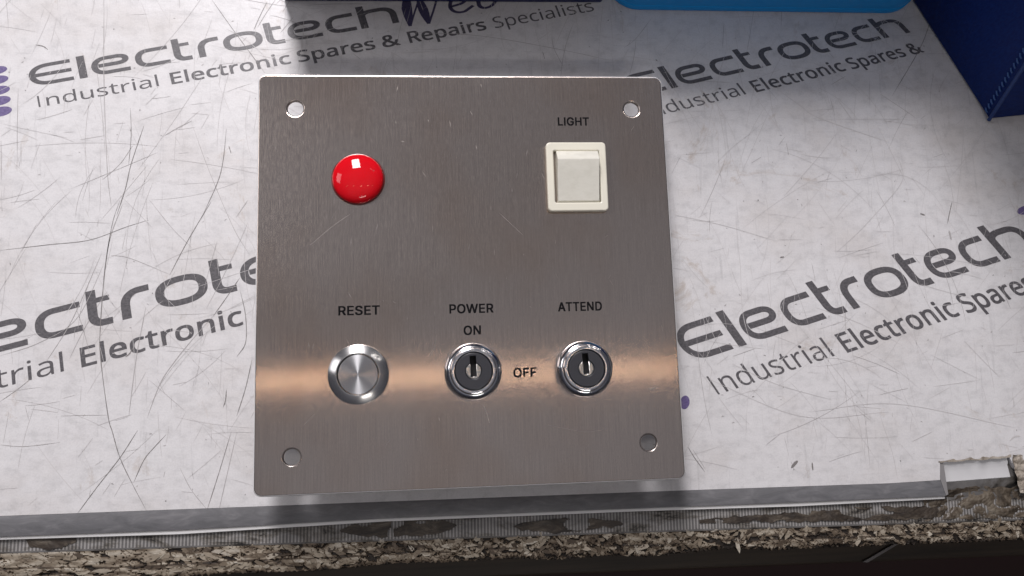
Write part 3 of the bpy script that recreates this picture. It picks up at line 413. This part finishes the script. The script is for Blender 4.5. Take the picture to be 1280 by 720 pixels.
TR = [  # (width mm, tone, points)
 (.34, 1, [(265, 0), (292, 38), (331, 91)]), (.30, 1, [(334, 2), (325, 20), (317, 38)]), (.28, 2, [(344, 0), (333, 16), (322, 34)]),
 (.36, 2, [(130, 0), (130, 100), (134, 210), (139, 258)]), (.42, 1, [(180, 157), (164, 205), (157, 235), (146, 269)]),
 (.30, 1, [(163, 135), (164, 168), (161, 205)]),
 (.38, 1, [(150, 250), (140, 282), (131, 340), (125.6, 407), (125.6, 445), (135, 519), (140.6, 540), (150, 572), (165, 604), (183, 638)]),
 (.42, 2, [(153, 256), (137, 300), (129, 350)]),
 (.36, 1, [(264, 252), (247, 280), (232, 306), (212, 344)]), (.34, 1, [(283, 161), (279, 200), (272, 228), (253, 270)]),
 (.40, 2, [(240, 151), (222, 160), (205, 170)]), (.28, 1, [(0, 313), (60, 306), (112, 300), (157, 284), (186, 275)]),
 (.26, 2, [(139, 319), (163, 323), (212, 343)]), (.36, 1, [(300, 347), (283, 372), (266, 396)]), (.34, 2, [(266, 396), (240, 425), (216, 455), (200, 480), (184, 522)]),
 (.36, 1, [(300, 362), (307, 395), (307, 428), (296, 446)]), (.32, 2, [(0, 502), (20, 488), (38, 474)]),
 (.36, 1, [(315, 450), (307, 485), (296, 520)]), (.32, 1, [(289, 540), (274, 590), (259, 637)]), (.28, 2, [(296, 540), (285, 588), (274, 636)]),
 (.38, 1, [(172, 538), (150, 572), (122, 608), (96, 643)]), (.34, 1, [(208, 543), (192, 560), (180, 575), (167, 603)]),
 (.26, 2, [(225, 585), (239, 612), (259, 637)]), (.40, 2, [(182, 385), (170, 450), (161, 520)]), (.30, 2, [(127, 317), (90, 400), (58, 452)]),
 (.26, 2, [(0, 556), (30, 558), (75, 553)]), (.24, 2, [(0, 445), (50, 428), (96, 398), (130, 330)]), (.28, 2, [(166, 182), (150, 205), (128, 225)]),
 (.24, 2, [(240, 155), (262, 215), (292, 285), (313, 320)]), (.24, 2, [(187, 250), (215, 285), (240, 310)]), (.26, 2, [(310, 250), (295, 272)]),
 (.5, 1, [(45, 56), (54, 58), (60, 62)]), (.5, 1, [(283, 487), (282, 500), (279, 509)]), (.42, 1, [(286, 182), (289, 192)]), (.5, 1, [(157, 446), (162, 442), (167, 434)]),
 (.30, 2, [(845, 269), (905, 282), (972, 302)]), (.30, 2, [(1104, 257), (1075, 288), (1044, 317)]), (.5, 1, [(1190, 252), (1187, 265), (1184, 280)]),
 (.36, 2, [(1205, 426), (1228, 450), (1250, 472)]), (.30, 2, [(1179, 411), (1170, 440), (1163, 462)]), (.36, 2, [(972, 112), (1000, 132), (1025, 148), (1111, 178)]),
 (.42, 2, [(1047, 125), (1058, 140), (1069, 156)]), (.36, 2, [(1047, 165), (1020, 200), (980, 245)]), (.40, 2, [(1205, 150), (1202, 200), (1194, 272)]),
 (.36, 2, [(1122, 195), (1128, 225), (1100, 262)]), (.30, 2, [(897, 495), (912, 515), (930, 537)]), (.4, 1, [(860, 559), (868, 572), (881, 590)]), (.34, 2, [(866, 562), (882, 587)]),
 (.36, 2, [(1062, 487), (1075, 535), (1078, 562)]), (.30, 2, [(1085, 480), (1083, 520), (1080, 572)]), (.34, 2, [(1100, 520), (1115, 565), (1122, 600)]),
 (.30, 2, [(850, 320), (870, 345), (885, 360)]), (.28, 2, [(918, 262), (925, 330), (930, 400), (955, 470)]), (.28, 2, [(1040, 330), (1052, 380), (1062, 430), (1075, 470)]),
 (.28, 2, [(915, 455), (970, 480), (1040, 500)]), (1.6, 1, [(989, 585), (993, 580), (997, 576)]), (.8, 1, [(1015, 578), (1016, 588)]),
 (.9, 1, [(975, 322), (980, 321)]), (.9, 1, [(1150, 267), (1156, 269)]), (1.1, 2, [(1186, 288), (1189, 300)]), (.5, 2, [(1180, 205), (1188, 230), (1193, 262)]),
 (.30, 2, [(877, 470), (1000, 520), (1110, 515)]), (.30, 2, [(1010, 515), (1120, 505), (1270, 535)]), (.9, 2, [(1262, 551), (1268, 546), (1275, 545)]),
 (.30, 1, [(1165, 20), (1150, 60), (1115, 120)]), (.26, 2, [(505, 40), (600, 45), (700, 62), (760, 75)]), (.28, 2, [(690, 48), (693, 62), (705, 85)]), (.3, 1, [(678, 64), (681, 74)]),
 (.24, 2, [(815, 22), (795, 48), (780, 60)]), (.26, 2, [(905, 28), (903, 60)]),
]
for wd, k, pts in TR:
    q = [plan(*p) for p in smooth(pts)]
    stroke(q, wd * (.7 if pts[0][0] < 840 else .7), ZM + .10, 3 if k == 2 and pts[0][0] > 840 and len(pts) > 2 else k)
for i in range(1500):                                               # fine hairlines of everyday wear
    x, y = random.uniform(-130, 345), random.uniform(-3, 235)
    a = random.choice((random.gauss(1.15, .35), random.gauss(2.0, .4), random.gauss(.1, .25), random.gauss(1.57, .12)))
    ln = random.choice((4, 8, 14, 22, 40)) * random.uniform(.5, 1.3); b = random.gauss(0, .012)
    pts = []
    for s in range(9):
        pts.append((x, y)); x += math.cos(a) * ln / 8; y += math.sin(a) * ln / 8; a += b * ln / 8
    if min(p[1] for p in pts) < -2.5: continue
    stroke(pts, random.uniform(.08, .20), ZM + .085, random.choice((2, 3, 3, 3, 3, 3, 3)))
for i in range(320):                                               # little nicks and specks
    x, y = random.uniform(-125, 340), random.uniform(-3, 220); a = random.uniform(0, 3.14); ln = random.uniform(.3, 1.3)
    stroke([(x, y), (x + math.cos(a) * ln * .5, y + math.sin(a) * ln * .5), (x + math.cos(a + .3) * ln, y + math.sin(a + .3) * ln)], random.uniform(.15, .5), ZM + .09, random.choice((1, 2, 2)))
sheet = prism(front + [(520, 420), (-420, 420)], .35, ZM)
nv = len(sheet.vertices)
bv = [tuple(c_ / MM for c_ in v.co) for v in sheet.vertices]; bf = [tuple(p.vertices) for p in sheet.polygons]
me = mesh(bv + sv, bf + [tuple(i + nv for i in q) for q in sf], [0] * len(bf) + sm)
child(link('printed_sheet', me, [M['paper'], M['scratch'], M['scratch_mid'], M['scratch_faint']]), mt)
child(link('clear_border', bevelled(prism(low + [(277.0, -13.4), (275.3, -7.05)] + [(x, y - .05) for x, y in front[4::-1]], .6, ZM - .08), .15, 2), M['border']), mt)
# cut edge of the border, lowest; its glow is put into the pale colour
lip = low[1:]; lp = [(-420, -12.2)] + lip
child(link('cut_edge', bevelled(prism([(x, y - 1.5 + .25 * math.sin(x * .05)) for x, y in lp] + [(x, y - .04) for x, y in lp[::-1]], .6, ZM - .9), .3, 2), M['lip']), mt)
child(link('notch_side', prism([(277.2, -13.4), (278.2, -13.0), (277.6, -.3), (275.9, -.1), (275.5, -7.0)], .6, ZM - .3), M['lip_dark']), mt)

# ---- lettering printed on the sheet
HOMS = [np.array(h) for h in [[[ 3.14091107e-04,-4.74989063e-05,-1.06138405e-01], [ 4.34239954e-05, 1.93811688e-04, 1.60759684e-01], [-1.08443504e-04, 9.80582343e-05, 1.00000000e+00]],
    [[ 3.21774233e-04,-6.57617965e-05, 1.41033263e-01], [ 9.36472028e-05, 2.41049433e-04, 1.56594953e-01], [ 1.28207650e-04, 3.14871341e-04, 1.00000000e+00]],
    [[ 4.06010112e-04,-5.76892588e-05,-1.56831616e-01], [ 1.02467413e-04, 2.90198756e-04, 4.22383050e-02], [ 7.82705424e-06, 2.22483011e-04, 1.00000000e+00]],
    [[ 3.28799880e-04,-1.31790910e-04, 1.58858661e-01], [ 9.41149262e-05, 2.94969542e-04, 4.10113291e-02], [-5.68424628e-05, 2.50776929e-04, 1.00000000e+00]]]]
def to_mat(H, a):
    q = np.c_[a[:, :2], np.ones(len(a))] @ H.T
    return q[:, :2] / q[:, 2:] * 1000
def trail(p):
    out = [np.array(p[0], float)]
    for e_ in p[1:]:
        a = out[-1]
        if e_[0] == 'c':
            c_ = np.array(e_[1:3], float); b = np.array(e_[3:5], float)
            for k in range(1, 13):
                t = k / 12; c1 = a + (c_ - a) * .62; c2 = b + (c_ - b) * .62
                out.append((1 - t) ** 3 * a + 3 * (1 - t) ** 2 * t * c1 + 3 * (1 - t) * t * t * c2 + t ** 3 * b)
        else:
            b = np.array(e_, float)
            for k in range(1, 4): out.append(a + (b - a) * k / 3)
    return out
def ribbon(V, F, path, hw, z, closed=False):
    n = len(path); n0 = len(V)
    for i, p in enumerate(path):
        a = path[i - 1] if i or closed else p; b = path[(i + 1) % n] if i < n - 1 or closed else p
        d = np.array(b) - np.array(a); d = d / (np.hypot(*d) + 1e-9); o = np.array((-d[1], d[0])) * (hw[i] if hasattr(hw, '__len__') else hw)
        V.append((p[0] + o[0], p[1] + o[1], z)); V.append((p[0] - o[0], p[1] - o[1], z))
    for i in range(n if closed else n - 1):
        a = n0 + 2 * i; b = n0 + 2 * ((i + 1) % n); F.append((a, a + 1, b + 1, b))
def logo_paths():
    P = []
    P.append(([(92, 46), (64, 46), ('c', 43, 46, 42.5, 25), ('c', 43, 4, 64, 4), (93, 4)], 4.0)); P.append(([(44, 25), (92, 25)], 3.9))
    P.append(([(105, 0), (105, 52.5)], 5.0))
    for x, w_ in ((116, 48), (362, 42.5)):
        P.append(([(x + w_, 4), (x + 20, 4), ('c', x + 4, 4, x + 4.5, 21), ('c', x + 5, 38, x + 20, 38), (x + w_ - 16, 38), ('c', x + w_ - 4, 38, x + w_ - 4, 29.5), ('c', x + w_ - 4, 21.5, x + w_ - 15, 21.5), (x + 9.3, 21.5)], 4.0))
    for x, w_ in ((171, 43), (410, 37)):
        P.append(([(x + w_ - 1, 38), (x + 18, 38), ('c', x + 4, 38, x + 4.5, 21), ('c', x + 4, 4, x + 18, 4), (x + w_, 4)], 4.1))
    for x in (219.3, 335.3):
        P.append(([(x + 4.5, 53), (x + 4.5, 17), ('c', x + 4.5, 4, x + 14, 4), (x + 22, 4)], 4.5)); P.append(([(x + 4.5, 37.5), (x + 21, 37.5)], 3.6))
    P.append(([(254, 0), (254, 19), ('c', 254, 37.5, 268, 37.5), (277, 37.5)], 4.3))
    P.append(([(457, 0), (457, 53)], 4.6)); P.append(([(457, 27), ('c', 457, 38, 470, 38), (480, 38), ('c', 495.5, 38, 495.5, 21), (495.5, 0)], 4.2))
    return P
def logo(H):
    V, F = [], []
    for k, (p, hw) in enumerate(logo_paths()): ribbon(V, F, trail(p), hw, .012 * (k % 4))
    ring = []
    for k in range(48):
        a = 2 * math.pi * k / 48; c_, s_ = math.cos(a), math.sin(a); e_ = 2 / 2.5
        ring.append((306.5 + 20.3 * math.copysign(abs(c_) ** e_, c_), 21 + 17 * math.copysign(abs(s_) ** e_, s_)))
    ribbon(V, F, ring, 4.3, .012, True)
    a = np.array(V); q = to_mat(H, a)
    me = mesh([(x, y, ZM + .05 + z) for (x, y), z in zip(q, a[:, 2])], F); recalc(me); return me
WORDS = [('Industrial', 44, 193, 0), ('Electronic', 208.5, 357, .013), ('Spares', 366, 462, .013), ('&', 471, 493, .013), ('Repairs', 504, 600, .013), ('Specialists', 610, 734, 0)]
def tagline(H, words):
    V, F = [], []
    for text, xa, xb, bold in words:
        me = word_curve('n', text, bold); lo, hi, a = bounds(me)
        b = a.copy(); b[:, 0] = xa + (a[:, 0] - lo[0]) / (hi[0] - lo[0]) * (xb - xa); b[:, 1] = -48.5 - (xa - 44) * .006 + a[:, 1] * 54
        q = to_mat(H, b); n0 = len(V)
        V += [(x, y, ZM + .05 + z * 1000) for (x, y), z in zip(q, a[:, 2])]; F += [tuple(i + n0 for i in p.vertices) for p in me.polygons]
    me = mesh(V, F); recalc(me); return me
def up(me):
    if sum(p.normal.z * p.area for p in me.polygons) < 0: me.flip_normals()
    return me
for H, words in zip(HOMS, (WORDS, WORDS[:4], WORDS[:2], WORDS[:4])):
    child(link('printed_logo', up(logo(H)), M['ink']), mt)
    child(link('printed_tagline', up(tagline(H, words)), M['ink']), mt)
# script word after the far logo, in violet
V, F = [], []
for k, (p, hw) in enumerate([
    ([(519, 62), (514, 30), (511, -13)], (2, 6.5)), ([(511, -13), (522, 18), (534, 50)], (1.6, 1.2)), ([(532, 52), (533, 20), (534, -15)], (2, 6.0)), ([(534, -15), (545, 14), (556, 46)], (1.6, 1.4)),
    ([(566, 15), (580, 18), ('c', 592, 24, 586, 34), ('c', 568, 40, 566, 14), ('c', 567, -5, 582, -1), (594, 9)], (2.4, 2.4)),
    ([(607, 62), (603, 30), (601, 8), ('c', 602, -6, 614, 0), ('c', 628, 10, 621, 22), ('c', 614, 30, 604, 18)], (2.8, 2.4))]):
    q = trail(p); n = len(q); ribbon(V, F, q, [hw[0] + (hw[1] - hw[0]) * math.sin(math.pi * i / (n - 1)) for i in range(n)], .012 * (k % 3))
a = np.array(V); q = to_mat(HOMS[0], a); me = mesh([(x, y, ZM + .05 + z) for (x, y), z in zip(q, a[:, 2])], F); recalc(me)
child(link('printed_script', up(me), M['ink_web']), mt)
# purple dots of the logo's emblem
for u, v, ru, rv in ((-4, 88, 13, 4.9), (-3, 100, 13.5, 5.2), (-1, 113, 13.5, 5.4), (0, 126, 13.5, 5.6), (1, 139.5, 14, 6.0), (856, 503, 6, 8.5), (1285, 262, 14, 6), (1290, 270, 9, 6)):
    pts = [plan(u + ru * math.cos(t), v + rv * math.sin(t) - .17 * ru * math.cos(t)) for t in np.linspace(0, 2 * math.pi, 33)[:-1]]
    child(link('printed_dot', up(mesh([(x, y, ZM + .05) for x, y in pts], [tuple(range(32))])), M['ink_purple']), mt)

# ================================================================== things in the notch and over the ruler
v, f = [], []
prof = [(.6, 1.9), (-2.2, 1.5), (-3.0, .85), (-8.0, .78), (-8.4, .55), (-8.2, .40)]
n = 40
for i in range(n + 1):
    t = i / n; x = 276.6 + t * 30.2
    for j, (dy, z) in enumerate(prof): v.append((x + (dy * -.16), dy + .25 * noise.noise((x * .3, j, 0)) * (j < 2) + t * .9, z + .06 * noise.noise((x * .2, j * .5, 3))))
k = len(prof); f = [(i * k + j, i * k + j + 1, (i + 1) * k + j + 1, (i + 1) * k + j) for i in range(n) for j in range(k - 1)]
me = up(recalc(mesh(v, f, smooth=True)))
tag(link('metal_strip', me, mat('white_strip', (.86, .855, .86), .38)), 'short bent white strip showing in the notch of the mat', 'strip')

def crumple(outline_fn, nx, ny, amp, zs, seed):
    v, f = [], []
    for i in range(nx + 1):
        for j in range(ny + 1):
            s, t = i / nx, j / ny; x, y = outline_fn(s, t)
            x += .8 * noise.noise((x * .35, y * .4, seed)); y += .9 * noise.noise((x * .33, y * .5, seed + 4))
            z = zs + amp * (abs(noise.noise((x * .12, y * .22, seed))) * 1.6 + .5 * abs(noise.noise((x * .5, y * .6, seed + 2))))
            v.append((x, y, z))
    for i in range(nx):
        for j in range(ny):
            x, y, _ = v[i * (ny + 1) + j]
            if HOLES and noise.noise((x * .11, y * .19, seed + 9)) > HOLES: continue
            f.append((i * (ny + 1) + j, (i + 1) * (ny + 1) + j, (i + 1) * (ny + 1) + j + 1, i * (ny + 1) + j + 1))
    me = up(recalc(mesh(v, f))); 
    bm = bmesh.new(); bm.from_mesh(me); bmesh.ops.delete(bm, geom=[q for q in bm.verts if not q.link_faces], context='VERTS'); bm.to_mesh(me); bm.free()
    return me
tape = mat('torn_brown_tape', (.2, .16, .12), .42)
c = ramp(tape, noise_tex(tape, (80, 140, 80), 5, .7, distort=.7), [(.32, (.03, .022, .015)), (.5, (.085, .066, .047)), (.62, (.17, .142, .108)), (.78, (.30, .265, .22))])
L(tape, c, B(tape).inputs['Base Color'])
tape_dark = mat('dark_torn_tape', (.05, .04, .03), .5)
L(tape_dark, ramp(tape_dark, noise_tex(tape_dark, (90, 260, 80), 5, .75, distort=.7), [(.34, (.014, .010, .008)), (.52, (.05, .038, .028)), (.66, (.12, .098, .074)), (.8, (.22, .19, .15))]), B(tape_dark).inputs['Base Color'])
HOLES = .16
def strip_out(s, t):
    x = 172 + s * 106; wd = 5.2 * min(1, .35 + s * 1.0); return x, edge_y(x) + 1.6 + t * wd + (1.2 * (1 - s))
tag(link('torn_tape', crumple(strip_out, 260, 20, .45, .75, 3), tape_dark), 'long ragged piece of brown tape crumpled over the ruler, left of the notch', 'tape')
def patch(x0_, x1_, y0_, y1_, seed, label):
    def fn(s, t):
        x = x0_ + s * (x1_ - x0_); k = math.sin(math.pi * min(1, max(0, s))) ** .5
        return x, edge_y(x) + y0_ + (t - .5) * (y1_ - y0_) * k + (y1_ - y0_) * .5
    tag(link('torn_tape', crumple(fn, 60, 12, .3, .72, seed), tape_dark), label, 'tape')
patch(-88, -70, 1.0, 7, 21, 'small black torn patch on the ruler near its left end')
patch(28, 74, 1.5, 8, 33, 'dark torn tape remains on the ruler straight below the push button')
patch(96, 140, 1.2, 6.5, 41, 'dark torn tape remains on the ruler straight below the OFF marking and ATTEND switch')
HOLES = 0
def wad_out(s, t):
    x = 268 + s * 62; return x, edge_y(x) + 1.3 + t * (13.0 - 2.5 * abs(s - .4)) 
tag(link('torn_tape', crumple(wad_out, 110, 30, 1.0, .35, 8), tape), 'wrinkled brown tape wad below the white strip in the notch', 'tape')
def flake_out(s, t):
    x = 307.5 + s * (9 + 4 * math.sin(t * 5)); return x - (1 - t) * -2, -13.5 + t * 15.5
fm = mat('pale_torn_flake', (.4, .36, .3), .5)
L(fm, ramp(fm, noise_tex(fm, (150, 110, 80), 5, .7, distort=.6), [(.32, (.09, .068, .05)), (.46, (.33, .285, .235)), (.7, (.52, .48, .42))]), B(fm).inputs['Base Color'])
tag(link('torn_flake', crumple(flake_out, 26, 36, 1.3, ZM + .15, 5), fm), 'pale torn flake peeling up at the corner of the notch', 'flake')
def scrap_out(s, t):
    x = 275 + s * 33; return x, .2 + s * .9 + t * (.8 + .9 * noise.noise((x * .3, 0, 0)))
tag(link('torn_scrap', crumple(scrap_out, 60, 5, .35, ZM + .12, 15), fm), 'thin ragged scrap of brown paper along the top of the notch', 'scrap')
bar = link('grey_strip', bevelled(prism([(257, -45.8), (276, -37.0), (279, -36.9), (259.5, -46.2)], -33.9, -32.9), .3, 2), mat('grey_strip', (.20, .185, .18), .5))
tag(bar, 'thin grey strip lying slantwise on the dark rail below the bench edge', 'strip')

# ================================================================== blue boxes behind and beside the panel
def cloth(name, c0, c1, sc=(900, 900, 900), rough=.55):
    m = mat(name, c0, rough)
    L(m, ramp(m, noise_tex(m, sc, 3, .6), [(.3, c0), (.7, c1)]), B(m).inputs['Base Color'])
    bump(m, noise_tex(m, sc, 3, .6), .35, .0003); return m
bright = cloth('bright_blue_plastic', (.001, .32, .84), (.003, .36, .90), (300, 300, 1200))
navy = cloth('navy_card', (.004, .012, .095), (.006, .018, .12))
bx = thing('storage_box', 'bright blue plastic box with rounded corners standing behind the panel', 'box', (214, 240, ZM))
out = rrect(143.8, 199.9, 286.0, 300, 14)
child(link('box_body', bevelled(prism(out, ZM + .5, 60, [(x, y + .012 * (66)) for x, y in out]), 2.5, 3), bright), bx)
child(link('box_rim', bevelled(prism(rrect(143.5, 199.65, 286.6, 300.5, 14.5), ZM + .2, ZM + 5), 1.2, 3), bright), bx)
child(link('box_lid', bevelled(prism(rrect(142.5, 199.4, 287.3, 302, 15), 58, 66), 2.5, 3), bright), bx)
bx = thing('storage_box', 'dark navy card box standing behind the panel, left of the bright blue one', 'box', (75, 240, ZM))
child(link('box_body', bevelled(prism([(5.5, 201.6), (142, 202.9), (142, 300), (5.5, 300)], ZM + .2, 56), 1.2, 3), navy), bx)
child(link('box_lid', bevelled(prism([(4.5, 200.8), (142.2, 202.1), (142.2, 301), (4.5, 301)], 42, 58), 1.2, 3), cloth('navy_lid', (.004, .013, .10), (.007, .02, .13))), bx)

binm = cloth('deep_blue_fabric', (.0005, .013, .115), (.001, .024, .17), (260, 1400, 500))
bb = [(315.9, 149.7), (420, 160), (400, 262), (283, 212)]
tt = [(274, 192.5), (389, 203), (369, 307), (232, 253)]
B(binm).inputs['Specular IOR Level'].default_value = .15
bn = thing('fabric_bin', 'deep blue leaning fabric case with a stitched corner seam, at the right of the mat', 'case', (340, 190, ZM))
child(link('bin_body', bevelled(prism(bb, ZM + .2, 163, tt), 1.6, 3), binm), bn)
a, b = np.array((315.9, 149.7, ZM + 1.0)), np.array((274, 192.5, 162.0))
V, F = [], []
seam = []
for k in range(25):
    p = a + (b - a) * k / 24; seam.append(p)
def tube(pts, r, n=8):
    V, F = [], []
    for i, p in enumerate(pts):
        d = np.array(pts[min(i + 1, len(pts) - 1)]) - np.array(pts[max(i - 1, 0)]); d = d / np.linalg.norm(d)
        s = np.cross(d, (0.3, 1, .2)); s /= np.linalg.norm(s); t = np.cross(d, s)
        for k in range(n):
            q = np.array(p) + r * (math.cos(2 * math.pi * k / n) * s + math.sin(2 * math.pi * k / n) * t); V.append(tuple(q))
    m_ = len(pts)
    for i in range(m_ - 1):
        for k in range(n): F.append((i * n + k, i * n + (k + 1) % n, (i + 1) * n + (k + 1) % n, (i + 1) * n + k))
    return V, F
V, F = tube([p + np.array((-.3, -.3, 0)) for p in seam], .85)
child(link('corner_piping', recalc(mesh(V, F, smooth=True)), cloth('blue_piping', (.006, .03, .16), (.01, .05, .22))), bn)
ld = np.array((bb[3][0] - bb[0][0], bb[3][1] - bb[0][1], 0.0)); ld /= np.linalg.norm(ld)
V, F = [], []
nl = np.array((-.86, -.42, -.3))
for k in range(52):
    p = a + (b - a) * (k + .6) / 54.0
    v1, f1 = tube([p + ld * 2.6 + nl * .25, p + ld * 3.6 + nl * .55 + np.array((0, 0, .4)), p + ld * 4.8 + nl * .25 + np.array((0, 0, .8))], .42, 6)
    n0 = len(V); V += v1; F += [tuple(i + n0 for i in q) for q in f1]
child(link('stitching', recalc(mesh(V, F, smooth=True)), mat('blue_thread', (.05, .12, .34), .6)), bn)

# ================================================================== the control panel
cp = thing('control_panel', 'square brushed steel control panel with red lamp, rocker, push button and two key switches', 'control panel', (80, 80, ZM))
def pc(name, me, m, x, y, z=ZP, parent=None):
    o = link(name, me, m)
    if parent is None: o.parent = cp; o.location = ((x - 80) * MM, (y - 80) * MM, (z - ZM) * MM)
    else: o.parent = parent; o.location = (x * MM, y * MM, z * MM)
    return o
HO = [(14.2, 146.1), (146.8, 146.1), (146.3, 14.1), (13.7, 13.7)]
me = plate([rrect(0, 0, 160, 160, 3.2, 10)] + [circ(x, y, 2.95) for x, y in HO], 1.9, .75, 3)
me.transform(__import__('mathutils').Matrix.Translation((-.08, -.08, 0)))
for p in me.polygons: p.use_smooth = False; p.material_index = 0 if p.normal.z >= .97 else 3 if min(math.hypot(p.center.x / MM + 80 - hx, p.center.y / MM + 80 - hy) for hx, hy in HO) < 4.5 else 1
sv, sf, sm = [], [], []
for wd, k, pts in [(.16, 2, [(84, 30), (85.2, 27), (86, 23.5)]), (.22, 2, [(147.5, 34.2), (150.5, 34.6)]), (.14, 3, [(64, 49), (66, 52), (67, 57)]), (.12, 3, [(20, 92), (28, 99), (35, 104)]), (.11, 3, [(92, 104), (101, 95)]), (.12, 3, [(18, 25), (22, 29)]), (.11, 3, [(108, 22), (122, 19), (131, 20)])]:
    stroke([(x - 80, y - 80) for x, y in smooth(pts)], wd, .02, k)
for i in range(60):
    x, y = random.uniform(-75, 75), random.uniform(-75, 75); a = random.gauss(1.57, .4); ln = random.uniform(.6, 3)
    stroke([(x, y), (x + math.cos(a) * ln / 2, y + math.sin(a) * ln / 2), (x + math.cos(a) * ln, y + math.sin(a) * ln)], random.uniform(.05, .10), .02, 3)
bv = [tuple(c_ / MM for c_ in q.co) for q in me.vertices]; bf = [tuple(p.vertices) for p in me.polygons]; bi = [p.material_index for p in me.polygons]; nv = len(bv)
me = mesh(bv + sv, bf + [tuple(i + nv for i in q) for q in sf], bi + sm)
pc('faceplate', me, [M['steel'], M['edge'], M['bright_mark'], M['dull_mark']], 80, 80)

def text(word, cx, cy, height, width=None, bold=.021):
    me = word_curve('i', word, bold); lo, hi, a = bounds(me)
    s = height / (.509 + 2 * bold); sx_ = (width / (hi[0] - lo[0])) if width else s
    b = a.copy(); b[:, 0] = (a[:, 0] - (lo[0] + hi[0]) / 2) * sx_ * MM; b[:, 1] = (a[:, 1] - .2545) * s * MM; b[:, 2] = a[:, 2]
    setco(me, b); pc('engraved_word', up(me), M['engraving'], cx, cy, ZP + .03)
text('LIGHT', 122.9, 140.9, 3.5, 12.6, .023)
text('RESET', 38.2, 66.9, 3.6, 15.4); text('POWER', 80.4, 66.7, 3.6, 16.8); text('ON', 80.5, 58.4, 3.6, 6.6)
text('OFF', 100.0, 41.9, 3.7, 8.8); text('ATTEND', 122.2, 66.6, 3.6, 17.2)

# red indicator lamp
R_ = 9.65
lens = [(R_, 0), (R_, 1.0)] + [(R_ * math.cos(t), 1.0 + 3.3 * math.sin(t)) for t in np.linspace(.06, math.pi / 2, 18)]
lp_ = pc('indicator_lamp', lathe(lens, 80), M['red'], 38.1, 117.6)
pc('lamp_rim', lathe([(R_ + .55, .0), (R_ + .55, .35), (R_ + .1, .55), (R_ - .3, .5)], 72), M['lamp_rim'], 0, 0, 0, lp_)
pc('lamp_barrel', lathe([(0, -21.8), (7.6, -21.8), (7.6, -2.0), (0, -2.0)], 40), M['dark_plastic'], 0, 0, 0, lp_)

# rocker switch
rk = pc('rocker_switch', plate([rrect(-11.9, -13.9, 11.9, 13.9, 1.6), rrect(-9.05, -10.4, 9.05, 10.4, .5)], 2.6, .55, 3), M['cream'], 123.0, 117.6, ZP + 2.6)
def rocker():
    prof = [(-10.1, -3.0), (-10.1, -.1), (-9.7, .35), (0, 2.3), (5.7, 3.95), (6.1, 4.0), (6.5, 3.85), (9.8, 1.5), (10.1, 1.0), (10.0, -3.0)]
    v = []; n = len(prof)
    for x in (-8.25, -8.05, 8.05, 8.25):
        ins = .22 if abs(x) > 8.1 else 0
        for y, z in prof: v.append((x, y, z - ins))
    f = [(i * n + j, i * n + j + 1, (i + 1) * n + j + 1, (i + 1) * n + j) for i in range(3) for j in range(n - 1)]
    f += [tuple(range(n)), tuple(range(3 * n, 4 * n))]
    me = recalc(mesh(v, f))
    bm = bmesh.new(); bm.from_mesh(me)
    for fc in bm.faces: fc.smooth = True
    for ed in bm.edges:
        if len(ed.link_faces) == 2 and ed.calc_face_angle(0) > math.radians(33): ed.smooth = False
    bm.to_mesh(me); bm.free(); return me
pc('rocker', rocker(), M['cream_rocker'], .25, 0, -.6, rk)
pc('switch_body', prism([(-9.6, -11), (9.6, -11), (9.6, 11), (-9.6, 11)], -24.4, -4.3), M['dark_plastic'], 0, 0, 0, rk)

# push button
pb = pc('push_button', lathe([(11.1, 0), (11.2, .3), (11.2, 1.3), (11.0, 1.7), (8.2, 3.3), (7.75, 3.35), (7.65, 3.1), (7.65, .8)], 96), M['spun_ring'], 37.9, 42.9)
pc('button_cap', lathe([(7.35, .8), (7.35, 2.75), (7.2, 2.95), (4, 3.02), (0, 3.05)], 96), M['spun_cap'], 0, 0, 0, pb)
pc('button_barrel', lathe([(0, -21.9), (8.2, -21.9), (8.2, -2.0), (0, -2.0)], 40), M['barrel'], 0, 0, 0, pb)

# two key switches
def key_switch(x, y, turn):
    ks = pc('key_switch', lathe([(10.4, 0), (10.75, .3), (10.8, 2.6), (10.65, 4.0), (10.25, 5.1), (9.6, 5.9), (9.0, 6.25), (8.75, 6.3), (8.65, 6.45), (8.55, 6.9), (8.2, 7.4), (7.6, 7.6), (7.2, 7.55), (7.0, 7.2), (6.95, 6.4), (6.95, 4)], 96), M['chrome'], x, y)
    s, r = 1.1, 3.0
    hole = [(s, 5.6), (-s, 5.6)]
    a0 = math.asin(s / r)
    hole += [(r * math.sin(-a0 - t), r * math.cos(-a0 - t)) for t in np.linspace(0, 2 * math.pi - 2 * a0, 30)]
    fc = pc('key_face', plate([circ(0, 0, 6.75, 64), hole], 1.4, .2, 2), M['key_face'], 0, 0, 7.25, ks); fc.rotation_euler.z = turn
    q = 2.82; a1 = math.asin(s / q)
    arc = [(q * math.sin(-a1 - t), q * math.cos(-a1 - t)) for t in np.linspace(0, 2 * math.pi - 2 * a1, 30)]
    u_ = [(s, -2.1), (-s, -2.1)] + arc
    pl = pc('key_plug', plate([u_], 1.5, .15, 2), M['plug'], 0, 0, 7.1, ks); pl.rotation_euler.z = turn
    pc('keyway_floor', lathe([(0, 3.0), (6.9, 3.0)], 40), M['black'], 0, 0, 0, ks)
    pc('lock_barrel', lathe([(0, -21.9), (8.0, -21.9), (8.0, -2.0), (0, -2.0)], 40), M['barrel'], 0, 0, 0, ks)
key_switch(80.3, 42.7, math.radians(2)); key_switch(122.3, 42.5, math.radians(3))
